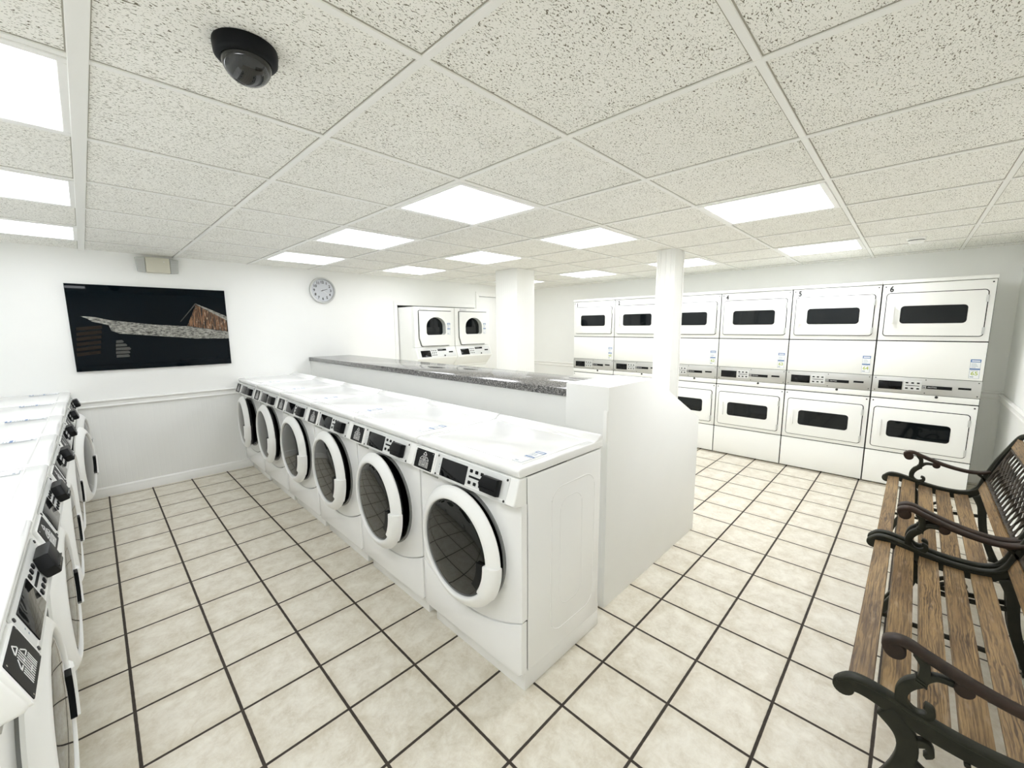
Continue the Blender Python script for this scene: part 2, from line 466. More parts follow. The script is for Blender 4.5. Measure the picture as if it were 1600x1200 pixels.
# ------------------------------------------------------------------ room shell
g = G(); g.box(X_LEFT-0.1, X_DRY+0.1, Y_BENCH-0.1, Y_PIC+0.9, -0.05, 0.0, 'floor_tile'); struct(g.obj('floor'))
CEIL_ROT = 0.0081
GX0, GY0, GT = 0.0637, 0.355, 0.6269
g = G(); g.box(X_LEFT-0.2, X_DRY+0.2, Y_BENCH-0.2, Y_PIC+0.9, H+0.006, H+0.05, 'ceiling_tile'); struct(g.obj('ceiling', rotz=CEIL_ROT))
g = G()
for i in range(-2, 11):
    x = GX0+GT*i
    if X_LEFT-0.05 < x < X_DRY+0.1:
        w = 0.020 if i == 0 else 0.012
        g.box(x-w, x+w, Y_BENCH-0.1, Y_PIC+0.1, H-(0.006 if i == 0 else 0.0), H+0.012, 'grid_paint', 0.0015, 1)
for j in range(-2, 9):
    y = GY0+GT*j
    if Y_BENCH-0.05 < y < Y_PIC+0.1:
        g.box(X_LEFT-0.1, X_DRY+0.1, y-0.011, y+0.011, H+0.0006, H+0.012, 'grid_paint', 0.0015, 1)
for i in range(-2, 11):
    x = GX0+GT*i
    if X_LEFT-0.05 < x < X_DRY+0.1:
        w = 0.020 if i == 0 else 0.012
        g.box(x-w-0.003, x+w+0.003, Y_BENCH-0.1, Y_PIC+0.1, H+0.0045, H+0.012, 'tile_gap_shade')  # dark strips stand in for the shade along each bar
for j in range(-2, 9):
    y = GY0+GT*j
    if Y_BENCH-0.05 < y < Y_PIC+0.1: g.box(X_LEFT-0.1, X_DRY+0.1, y-0.0145, y+0.0145, H+0.005, H+0.012, 'tile_gap_shade')
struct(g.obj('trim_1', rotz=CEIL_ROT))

# picture wall with the dryer alcove and the door opening
AX0, AX1, AZ = 3.045, 4.47, 1.845
DX0, DX1, DZ = 4.56, 5.40, 2.04
g = G()
g.box(X_LEFT-0.1, AX0, Y_PIC, Y_PIC+0.1, 0, H+0.01, 'wall_paint')
g.box(AX0, AX1, Y_PIC, Y_PIC+0.1, AZ, H+0.01, 'wall_paint')
g.box(AX1, DX0, Y_PIC, Y_PIC+0.1, 0, H+0.01, 'wall_paint')
g.box(DX0, DX1, Y_PIC, Y_PIC+0.1, DZ, H+0.01, 'wall_paint')
g.box(DX1, X_DRY+0.1, Y_PIC, Y_PIC+0.1, 0, H+0.01, 'wall_paint')
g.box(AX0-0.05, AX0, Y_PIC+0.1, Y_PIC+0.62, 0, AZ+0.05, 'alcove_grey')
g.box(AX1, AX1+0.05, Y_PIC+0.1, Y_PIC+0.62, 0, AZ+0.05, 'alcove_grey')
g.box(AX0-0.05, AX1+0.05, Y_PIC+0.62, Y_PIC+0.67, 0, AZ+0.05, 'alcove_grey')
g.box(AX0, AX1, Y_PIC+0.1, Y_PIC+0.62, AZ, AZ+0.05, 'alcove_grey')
struct(g.obj('wall_back', flat=True))
g = G(); g.box(X_DRY, X_DRY+0.1, Y_BENCH-0.1, Y_PIC+0.1, 0, H+0.01, 'wall_paint'); struct(g.obj('wall_right', flat=True))
g = G(); g.box(X_LEFT-0.1, X_DRY+0.1, Y_BENCH-0.1, Y_BENCH, 0, H+0.01, 'wall_paint'); struct(g.obj('wall_front', flat=True))
g = G(); g.box(X_LEFT-0.1, X_LEFT, Y_BENCH-0.1, Y_PIC+0.1, 0, H+0.01, 'wall_paint'); struct(g.obj('wall_left', flat=True))

# wainscot, chair rails and baseboards
def rail_profile(z0):   # (out, z)
    return [(0, z0), (0.010, z0), (0.016, z0+0.006), (0.016, z0+0.014), (0.010, z0+0.020), (0.010, z0+0.046), (0.022, z0+0.054), (0.026, z0+0.062), (0.022, z0+0.070), (0, z0+0.072)]
def base_profile():
    return [(0, 0), (0.018, 0), (0.018, 0.055), (0.013, 0.066), (0.013, 0.078), (0.006, 0.088), (0, 0.090)]
RZ = 0.832
g = G(); g.box(X_LEFT, 1.86, Y_PIC-0.006, Y_PIC, 0.0, RZ+0.01, 'beadboard'); g.box(1.86, AX0-0.06, Y_PIC-0.006, Y_PIC, 0, RZ+0.01, 'beadboard'); struct(g.obj('trim_2', flat=True))
g = G()
g.prism(rail_profile(RZ), lambda a, b, c: (c, Y_PIC-0.006-a, b), X_LEFT, AX0-0.06, 'trim_paint')
struct(g.obj('trim_3', angle=25))
g = G(); g.prism(base_profile(), lambda a, b, c: (c, Y_PIC-0.006-a, b), X_LEFT, AX0-0.06, 'trim_paint'); struct(g.obj('baseboard_back', angle=25))
g = G()
g.prism(rail_profile(RZ), lambda a, b, c: (X_DRY-0.006-a, c, b), Y_BENCH, Y_PIC, 'trim_paint')
g.box(X_DRY-0.006, X_DRY, Y_BENCH, Y_PIC, 0, RZ+0.01, 'beadboard')
struct(g.obj('trim_4', angle=25))
g = G(); g.prism(base_profile(), lambda a, b, c: (X_DRY-0.006-a, c, b), Y_BENCH, Y_PIC, 'trim_paint'); struct(g.obj('baseboard_right', angle=25))
g = G()
g.prism(rail_profile(RZ-0.02), lambda a, b, c: (c, Y_BENCH+0.006+a, b), X_LEFT, X_DRY-0.03, 'trim_paint')
g.box(X_LEFT, X_DRY-0.03, Y_BENCH, Y_BENCH+0.006, 0, RZ, 'beadboard')
struct(g.obj('trim_5', angle=25))
g = G(); g.prism(base_profile(), lambda a, b, c: (c, Y_BENCH+0.006+a, b), X_LEFT, X_DRY-0.03, 'trim_paint'); struct(g.obj('baseboard_front', angle=25))
# casing round the alcove (mitred) and the door
g = G()
cw, ct = 0.052, 0.016
y0, y1 = Y_PIC-ct, Y_PIC
g.prism([(AX0-cw, 0), (AX0, 0), (AX0, AZ), (AX0-cw, AZ+cw)], XZ, y0, y1, 'trim_paint', 0.003)
g.prism([(AX0, AZ), (AX1, AZ), (AX1, AZ+cw), (AX0-cw, AZ+cw)], XZ, y0, y1, 'trim_paint', 0.003)
struct(g.obj('trim_6'))
g = G()
dw = 0.068
g.prism([(DX0-dw, 0), (DX0, 0), (DX0, DZ), (DX0-dw, DZ+dw)], XZ, Y_PIC-0.018, Y_PIC, 'trim_paint', 0.004)
g.prism([(DX1, 0), (DX1+dw, 0), (DX1+dw, DZ+dw), (DX1, DZ)], XZ, Y_PIC-0.018, Y_PIC, 'trim_paint', 0.004)
g.prism([(DX0, DZ), (DX1, DZ), (DX1+dw, DZ+dw), (DX0-dw, DZ+dw)], XZ, Y_PIC-0.018, Y_PIC, 'trim_paint', 0.004)
struct(g.obj('trim_7'))
g = G(); g.box(DX0+0.006, DX1-0.006, Y_PIC+0.02, Y_PIC+0.06, 0.01, DZ-0.008, 'trim_paint', 0.002)
d1 = struct(g.obj('door_1'))
g = G(); g.lathe([(0, -0.06), (0.022, -0.058), (0.028, -0.045), (0.022, -0.03), (0.010, -0.025), (0.010, -0.008), (0.028, -0.006), (0.028, 0)], lambda x, y, h: (DX1-0.08+x, Y_PIC+0.02+h, 1.0+y), 'steel', 20)
g.obj('door_knob', d1)

# half wall carrying the granite counter, with its sloped end panel
g = G()
g.box(1.845, 2.31, 1.36, Y_PIC-0.001, 0, 1.140, 'wall_paint')
prof = [(1.812, 0), (3.065, 0), (3.068, 0.866), (2.318, 1.222), (1.812, 1.222)]
g.prism(prof, XZ, 1.09, 1.36, 'wall_paint', 0.003)
g.prism([(1.800, 0.94), (1.812, 0.94), (1.812, 1.10), (1.806, 1.10), (1.800, 1.09)], XZ, 1.092, 1.112, 'trim_paint')
struct(g.obj('wall_island'))
g = G(); g.box(1.825, 2.335, 1.362, Y_PIC-0.002, 1.142, 1.187, 'granite', 0.004)
tag(g.obj('countertop'), 'grey speckled granite countertop on the half wall behind the island washers', 'countertop')

# column and post
g = G(); g.box(3.62, 3.935, 3.46, 3.83, 0, H+0.004, 'bead_column', 0.004); struct(g.obj('trim_8'))
g = G()
g.box(3.765, 3.955, 1.625, 1.785, 0, H+0.004, 'plank_post', 0.003)
for cx, cy in ((3.765, 1.625), (3.955, 1.625), (3.765, 1.785), (3.955, 1.785)):
    g.box(cx-0.008, cx+0.008, cy-0.008, cy+0.008, 0, H+0.003, 'trim_paint', 0.003)
struct(g.obj('trim_9'))

# ------------------------------------------------------------------ ceiling lights
def make_light(dm):
    e = empty('ceiling_light', (0, 0, 0))
    g = G(); a, b = GT/2-0.012, GT/2-0.040
    for s in (-1, 1):
        g.box(-a, a, s*(a+b)/2-(a-b)/2, s*(a+b)/2+(a-b)/2, -0.004, 0.006, 'trim_paint', 0.002, 1)
        g.box(s*(a+b)/2-(a-b)/2, s*(a+b)/2+(a-b)/2, -b, b, -0.004, 0.006, 'trim_paint', 0.002, 1)
    g.obj('frame', e)
    g = G(); g.box(-b, b, -b, b, -0.001, 0.004, dm); g.obj('diffuser', e)
    return e
LIGHTS = [
    (2, 2, 'largest square ceiling light in view, above the island washers nearest the camera'),
    (2, 4, 'square ceiling light above the middle of the island washers, second of that line'),
    (2, 6, 'square ceiling light closest to the wall clock, last of the line over the island washers'),
    (4, 0, 'square ceiling light over the open floor before dryer 6, nearest the benches'),
    (4, 2, 'square ceiling light in front of the slim white post, over the aisle beyond the counter'),
    (4, 4, 'square ceiling light in the middle of the line beyond the counter, left of the post'),
    (4, 6, 'square ceiling light above the two stacked wall dryers, last of the aisle line'),
    (7, 0, 'square ceiling light just in front of dryers 4 and 5'),
    (7, 2, 'square ceiling light partly hidden behind the slim white post'),
    (7, 4, 'square ceiling light in front of dryer 1, between the wide column and the slim post'),
    (7, 6, 'square ceiling light almost hidden behind the wide white column'),
    (-1, 0, 'added out-of-view square ceiling light over the nearest left washer, beside the camera'),  # added lamp, out of view, brightens the faces turned to the camera
    (-1, 2, 'square ceiling light cut by the left edge, nearest over the left washers'),
    (-1, 4, 'square ceiling light at the left edge, middle one of the three over the left washers'),
    (-1, 6, 'square ceiling light at the left edge, farthest of the three over the left washers'),
]
c_, s_ = math.cos(CEIL_ROT), math.sin(CEIL_ROT)
protos = {}
def level(i, j):
    if i < 0: return 110 if j == 0 else 50
    if i == 2: return 45
    if j == 6: return 55
    if i == 4: return 170 if j == 0 else 75
    return 110 if j == 0 else 75
for k, (i, j, lab) in enumerate(LIGHTS):
    lv = level(i, j)
    if lv in protos: o = copy_tree(protos[lv])
    else: o = protos[lv] = make_light('diffuser_%d' % lv)
    gx, gy = GX0+GT*(i+0.5), GY0+GT*(j+0.5)
    o.location = (c_*gx-s_*gy, s_*gx+c_*gy, H+0.001); o.rotation_euler = (0, 0, CEIL_ROT)
    tag(o, lab, 'ceiling light', 'square ceiling lights')

# ------------------------------------------------------------------ front-loading washers (local: front at y=0 facing -y, x to the viewer's right)
WP = 0.702
def sticker(parent, name, u0, u1, v0, v1, fn, number=None, tM=None):
    """white service label: blue bands, lines of print; fn(u,v,c) places it (v runs from the number end to the blue end)"""
    g = G(); L = v1-v0; W = u1-u0
    P = lambda a0, a1, b0, b1, c, m: g.prism([(u0+a0*W, v0+b0*L), (u0+a1*W, v0+b0*L), (u0+a1*W, v0+b1*L), (u0+a0*W, v0+b1*L)], fn, c-0.0003, c, m)
    P(0, 1, 0, 1, 0.0004, 'label_line')
    P(.035, .965, .012, .46, 0.0008, 'label_white'); P(.035, .965, .53, .85, 0.0008, 'label_white')
    P(0, 1, .46, .53, 0.0008, 'label_blue'); P(0, 1, .85, 1, 0.0008, 'label_blue')
    P(.12, .9, .89, .95, 0.0012, 'label_white')
    for k in range(4): P(.12, .55+.3*((k*37) % 10)/10, .57+.065*k, .59+.065*k, 0.0011, 'label_line')
    P(.12, .8, .41, .43, 0.0011, 'label_line'); P(.1, .45, .06, .11, 0.0011, 'label_line')
    if number and tM is not None: g.text(number, W*0.72, tM, 'label_green', 0.0003, bold=0.02)
    return g.obj(name, parent, flat=True)

def ring_plate(g, cx, cz, R, x0, x1, ztop, zbot, y, m, n=72):
    """front skin with a round hole; zbot(u) is the curved lower edge"""
    bm = g.bm; A, B = [], []
    for i in range(n):
        t = 2*math.pi*i/n; dx, dz = math.cos(t), math.sin(t)
        A.append(bm.verts.new((cx+R*dx, y, cz+R*dz)))
        s = 1e9
        if dx > 1e-6: s = min(s, (x1-cx)/dx)
        if dx < -1e-6: s = min(s, (x0-cx)/dx)
        if dz > 1e-6: s = min(s, (ztop-cz)/dz)
        if dz < -1e-6:
            lo, hi = 0, s if s < 5 else 5
            for _ in range(30):
                mid = (lo+hi)/2
                if cz+dz*mid > zbot(cx+dx*mid): lo = mid
                else: hi = mid
            s = min(s, lo)
        B.append(bm.verts.new((cx+s*dx, y, cz+s*dz)))
    fs = [bm.faces.new((A[i], A[(i+1) % n], B[(i+1) % n], B[i])) for i in range(n)]
    # corners
    for (X, Zc) in ((x0, ztop), (x1, ztop), (x0, zbot(x0)), (x1, zbot(x1))):
        best = None
        for i in range(n):
            a, b = B[i].co, B[(i+1) % n].co
            on_a = abs(a.x-X) < 1e-4; on_b = abs(b.x-X) < 1e-4
            if on_a != on_b and abs((a if on_a else b).z-Zc) < 0.06 and abs((b if on_a else a).x-X) < 0.08: best = i
        if best is not None:
            v = bm.verts.new((X, y, Zc))
            fs.append(bm.faces.new((B[best], B[(best+1) % n], v)))
    g._tag(fs, m); bmesh.ops.recalc_face_normals(bm, faces=fs)
    es = [e for f in fs for e in f.edges if len(e.link_faces) == 1]
    # thickness towards the cabinet
    r = bmesh.ops.extrude_edge_only(bm, edges=list(set(es)))
    nv = [v for v in r['geom'] if isinstance(v, bmesh.types.BMVert)]
    for v in nv: v.co.y += 0.031
    nf = [f for f in r['geom'] if isinstance(f, bmesh.types.BMFace)]
    g._tag(nf, m)
    bmesh.ops.recalc_face_normals(bm, faces=fs+nf)

def make_washer():
    e = empty('washing_machine', (0, 0, 0))
    hw = 0.3445; ZT = 0.972; D = 0.56
    DC, DR = 0.576, 0.252
    zb = lambda u: 0.262+0.095*(abs(u)/hw)**2
    # cabinet sides, back and inner walls
    g = G()
    g.box(-hw, -hw+0.012, 0.044, D, 0.12, 0.956, 'enamel', 0.003); g.box(hw-0.012, hw, 0.044, D, 0.12, 0.956, 'enamel', 0.003)
    g.box(-hw+0.012, hw-0.012, D-0.012, D, 0.12, 0.956, 'enamel'); g.box(-hw+0.012, hw-0.012, 0.044, D-0.012, 0.12, 0.13, 'enamel'); g.box(-hw+0.006, hw-0.006, 0.042, 0.30, 0.945, 0.962, 'gasket_gap_shade')
    g.box(-hw+0.004, -hw+0.010, 0.03, 0.05, 0.13, 0.95, 'gasket_gap_shade'); g.box(hw-0.010, hw-0.004, 0.03, 0.05, 0.13, 0.95, 'gasket_gap_shade')
    for s in (-1, 1):           # pressed loops on the sides
        for (a0, a1, b0, b1, r, rr) in ((0.19, 0.51, 0.20, 0.86, 0.07, 0.0045), (0.25, 0.41, 0.30, 0.80, 0.06, 0.004)):
            g.tube([(s*(hw-0.0030), p, q) for p, q in rrect(a0, a1, b0, b1, r, 6)], rr, 'enamel', 8, True)
    g.obj('cabinet', e)
    g = G(); g.box(-hw+0.028, hw-0.028, 0.052, D+0.05, 0.0, 0.125, 'enamel', 0.003); g.obj('plinth', e)
    g = G(); ring_plate(g, 0, DC, DR, -hw, hw, 0.848, zb, 0.008, 'enamel')
    g.obj('front_panel', e, angle=30)
    # lower panel with concave top edge, slightly bowed forward
    g = G(); n = 24; pts = []
    for i in range(n+1):
        u = -hw+2*hw*i/n; pts.append((u, zb(u)-0.005))
    low = [(hw, 0.125), (hw-0.02, 0.105), (-hw+0.02, 0.105), (-hw, 0.125)]
    g.prism(pts+low, XZ, 0.004, 0.040, 'enamel', 0.006); g.obj('lower_panel', e)
    # lid with backsplash and dished top
    g = G()
    LD = 0.575
    bm = g.bm
    g.prism([(0.004, 0.961), (-0.003, 0.966), (-0.009, 0.985), (-0.007, 0.992), (0.0, 0.9965), (0.012, 0.998), (LD-0.01, 0.998), (LD, 0.99), (LD, 0.961)], YZ, -hw-0.001, hw+0.001, 'enamel', 0.006, 3)
    g.prism([(0.50, 0.998), (0.525, 1.002), (0.545, 1.016), (0.555, 1.022), (0.568, 1.022), (0.575, 1.014), (0.575, 0.985), (0.50, 0.985)], YZ, -hw, hw, 'enamel', 0.004)
    for s in (-1, 1):
        g.tube([(s*(hw-0.035), 0.05, 0.997), (s*(hw-0.035), 0.50, 0.997)], 0.0035, 'enamel', 8)
    g.tube([(-hw+0.035, 0.05, 0.9975), (hw-0.035, 0.05, 0.9975)], 0.003, 'enamel', 8)
    g.obj('lid', e)
    sticker(e, 'service_label', 0.243, 0.294, 0.06, 0.222, lambda a, b, c: (a, b, 0.9983+c))
    # console
    T0, Z0, T1, Z1 = -0.004, 0.956, -0.036, 0.856          # face line top -> bottom (y,z)
    g = G()
    g.prism([(0.043, 0.956), (T0+0.004, 0.956), (T0+0.001, 0.952), (T1+0.001, 0.868), (T1, 0.860), (T1+0.008, 0.850), (0.015, 0.842), (0.043, 0.842)], YZ, -hw+0.001, hw-0.001, 'plastic_white', 0.014, 4)
    con = g.obj('console', e)
    sl = (T1-T0)/(Z1-Z0)
    ang = math.atan(sl)
    Fc = lambda a, b, c: (a, T0+(b-0.002-Z0)*sl-c*math.cos(ang), b-0.002+c*math.sin(ang))   # point on console face, raised c
    # detergent drawer front with emblem
    g = G(); g.prism(rrect(-0.341, -0.178, 0.858, 0.955, 0.008), lambda a, b, c: Fc(a, b, c), -0.004, 0.006, 'plastic_white', 0.002); dd = g.obj('detergent_drawer', e)
    g = G(); g.prism(rrect(-0.332, -0.188, 0.864, 0.949, 0.003), lambda a, b, c: Fc(a, b, c), 0.006, 0.0072, 'black_plastic')
    # house emblem: centre tower with gable, two side wings
    def strip(a0, b0, a1, b1, w=0.0028):
        g.stroke([(a0, b0), (a1, b1)], w, lambda a, b, c: Fc(a, b, c), 0.0071, 0.0078, 'ink_white', smooth=1, cap=False)
    cx = -0.258
    strip(cx-0.014, 0.930, cx, 0.942); strip(cx, 0.942, cx+0.014, 0.930); strip(cx-0.014, 0.9285, cx+0.014, 0.9285)
    for dx in (-0.012, -0.004, 0.004, 0.012): strip(cx+dx, 0.924, cx+dx, 0.873, 0.0024)
    for s in (-1, 1):
        strip(cx+s*0.034, 0.908, cx+s*0.018, 0.921); strip(cx+s*0.035, 0.906, cx+s*0.018, 0.906)
        for dx in (0.034, 0.027, 0.020): strip(cx+s*dx, 0.901, cx+s*dx, 0.873, 0.0024)
    strip(cx-0.008, 0.884, cx+0.008, 0.884); strip(cx-0.006, 0.906, cx+0.006, 0.906)
    for px, pz in ((-0.325, 0.943), (-0.195, 0.943), (-0.195, 0.870), (-0.325, 0.870)): g.disc2((px, pz), 0.0022, lambda a, b, c: Fc(a, b, c), 0.0071, 0.0085, 'chrome', 8)
    g.obj('emblem_plate', dd)
    g = G(); g.prism([(-0.330, 0.846), (-0.190, 0.846), (-0.200, 0.818), (-0.320, 0.818)], XZ, 0.003, 0.03, 'notch_grey', 0.003); g.obj('finger_pull', dd)
    # control panel plate
    g = G(); g.prism(rrect(-0.168, 0.300, 0.858, 0.956, 0.004), lambda a, b, c: Fc(a, b, c), -0.002, 0.0025, 'plate_grey', 0.001); cp = g.obj('control_panel', e)
    g = G(); g.prism(rrect(-0.128, 0.052, 0.868, 0.944, 0.003), lambda a, b, c: Fc(a, b, c), 0.002, 0.0045, 'black_gloss', 0.001); g.obj('display', cp)
    for r_, bz in enumerate((0.932, 0.886)):
        for k in range(3):
            bx = 0.078+0.034*k
            g = G(); g.prism(rrect(bx-0.0085, bx+0.0085, bz-0.0065, bz+0.0065, 0.003), lambda a, b, c: Fc(a, b, c), 0.002, 0.0055, 'black_plastic', 0.001); g.obj('button', cp)
    g = G(); g.prism(rrect(0.068, 0.155, 0.905, 0.913, 0.002), lambda a, b, c: Fc(a, b, c), 0.002, 0.0035, 'black_plastic'); g.obj('name_strip', cp)
    g = G()
    g.prism([(0.158, 0.905), (0.176, 0.876), (0.264, 0.876), (0.264, 0.938), (0.176, 0.938)], lambda a, b, c: Fc(a, b, c), 0.002, 0.034, 'black_plastic', 0.006)
    g.box(0.172, 0.258, T1-0.024, T1-0.014, 0.902, 0.905, 'black_gloss')
    g.obj('card_reader', cp)
    for px in (-0.158, 0.290):
        for pz in (0.868, 0.946):
            g = G(); g.disc2((px, pz), 0.005, lambda a, b, c: Fc(a, b, c), 0.002, 0.005, 'screw', 12, 0.001); g.obj('screw', cp)
    g = G()
    for k in range(2):
        g.stroke([(-0.150+0.006, 0.912-0.012*k), (-0.138, 0.912-0.012*k)], 0.003, lambda a, b, c: Fc(a, b, c), 0.0024, 0.003, 'label_line', smooth=1, cap=False)
    g.obj('care_mark', cp)
    # trim ring and dark drum
    FX = lambda x, y, h: (x, h+0.010, DC+y)
    g = G(); g.lathe([(0.258, 0.002), (0.257, -0.010), (0.250, -0.013), (0.238, -0.006), (0.215, 0.030), (0.205, 0.10)], FX, 'rim_grey', 72); g.obj('door_rim', e)
    g = G(); g.lathe([(0.206, 0.09), (0.215, 0.12), (0.24, 0.13), (0.24, 0.46), (0.0, 0.47)], FX, 'drum_dark', 48); g.obj('drum', e)
    # door, hinged on the viewer's left
    hx, hy = -0.238, 0.002
    FD = lambda x, y, h: (x-hx, h, y)
    g = G()
    prof = [(0.214, -0.030), (0.214, -0.060), (0.2165, -0.068), (0.222, -0.071), (0.234, -0.067), (0.252, -0.057), (0.264, -0.046), (0.269, -0.037), (0.265, -0.029), (0.24, -0.026)]
    g.lathe(prof, FD, 'plastic_white', 80, closed_prof=True)
    dr = g.obj('door', e, (hx, hy, DC), angle=50)
    g = G(); g.lathe([(0.215, -0.050)]+[(0.215*math.cos(t), -0.056-0.018*math.sin(t)) for t in [math.radians(a) for a in (0, 12, 25, 40, 55, 70, 80)]]+[(0, -0.074)], FD, 'glass_dark', 80); g.obj('door_glass', dr, angle=60)
    g = G(); g.lathe([(0.250, -0.029), (0.244, -0.010), (0.232, 0.004), (0.200, 0.012), (0.180, 0.045), (0.14, 0.085), (0.0, 0.10)], FD, 'black_gloss', 64); g.obj('inner_bowl', dr, angle=60)
    a0, a1 = math.radians(-35), math.radians(1)
    g = G(); g.lathe([(0.206, -0.045), (0.206, -0.074), (0.212, -0.081), (0.238, -0.078), (0.258, -0.068), (0.272, -0.052), (0.273, -0.030), (0.25, -0.024), (0.215, -0.026)], FD, 'plastic_white', 16, a0, a1, True); g.obj('handle', dr, angle=50)
    g = G(); g.lathe([(0.170, -0.055), (0.170, -0.0775), (0.2055, -0.0745), (0.2055, -0.055)], FD, 'black_plastic', 16, a0-0.02, a1+0.02, True); g.obj('handle_recess', dr)
    return e

washer = make_washer()
RW, LW = 'front-loading washers in the island row', 'front-loading washers in the left row'
Y0 = 1.015
ISL = [(0.4, 'nearest white front-loading washer of the island row, its whole side showing beside the end panel'),
       (3.2, 'second white front-loading washer from the near end of the island row, door swung ajar'),
       (1.6, 'third white front-loading washer from the near end of the island row'),
       (0.3, 'third white front-loading washer from the picture wall end of the island row'),
       (2, 'second white front-loading washer from the picture wall in the island row'),
       (4.5, 'last white front-loading washer of the island row, against the picture wall')]
LEF = [(0, 'nearest white washer of the left row, its emblem plate at the bottom left'),
       (0.3, 'second white washer from the near end of the left row'),
       (0, 'third white washer from the near end of the left row'),
       (0.6, 'third white washer from the picture wall end of the left row'),
       (6.5, 'white washer of the left row whose round grey door glass shows most'),
       (4.5, 'farthest white washer of the left row, in the corner below the picture')]
first = True
for k, (ang, lab) in enumerate(ISL):
    o = washer if first else copy_tree(washer); first = False
    o.location = (1.08, Y0+WP*(k+0.5), 0); o.rotation_euler = (0, 0, -math.pi/2)
    tag(o, lab, 'washing machine', RW)
    for c in kids(o):
        if c.name.split('.')[0] == 'door': c.rotation_euler.z = -math.radians(ang)
for k, (ang, lab) in enumerate(LEF):
    o = copy_tree(washer)
    shut = 0.028 if ang < 1 else 0.008
    o.location = (-0.18, 1.073+0.6935*(k+0.5), 0); o.rotation_euler = (0, 0, math.pi/2)
    tag(o, lab, 'washing machine', LW)
    for c in kids(o):
        if c.name.split('.')[0] == 'door': c.rotation_euler.z = -math.radians(ang); c.location.y += shut

# ------------------------------------------------------------------ tall stacked tumble dryers
def control_strip(e, u, z0, z1, y, scale=1.0):
    pass

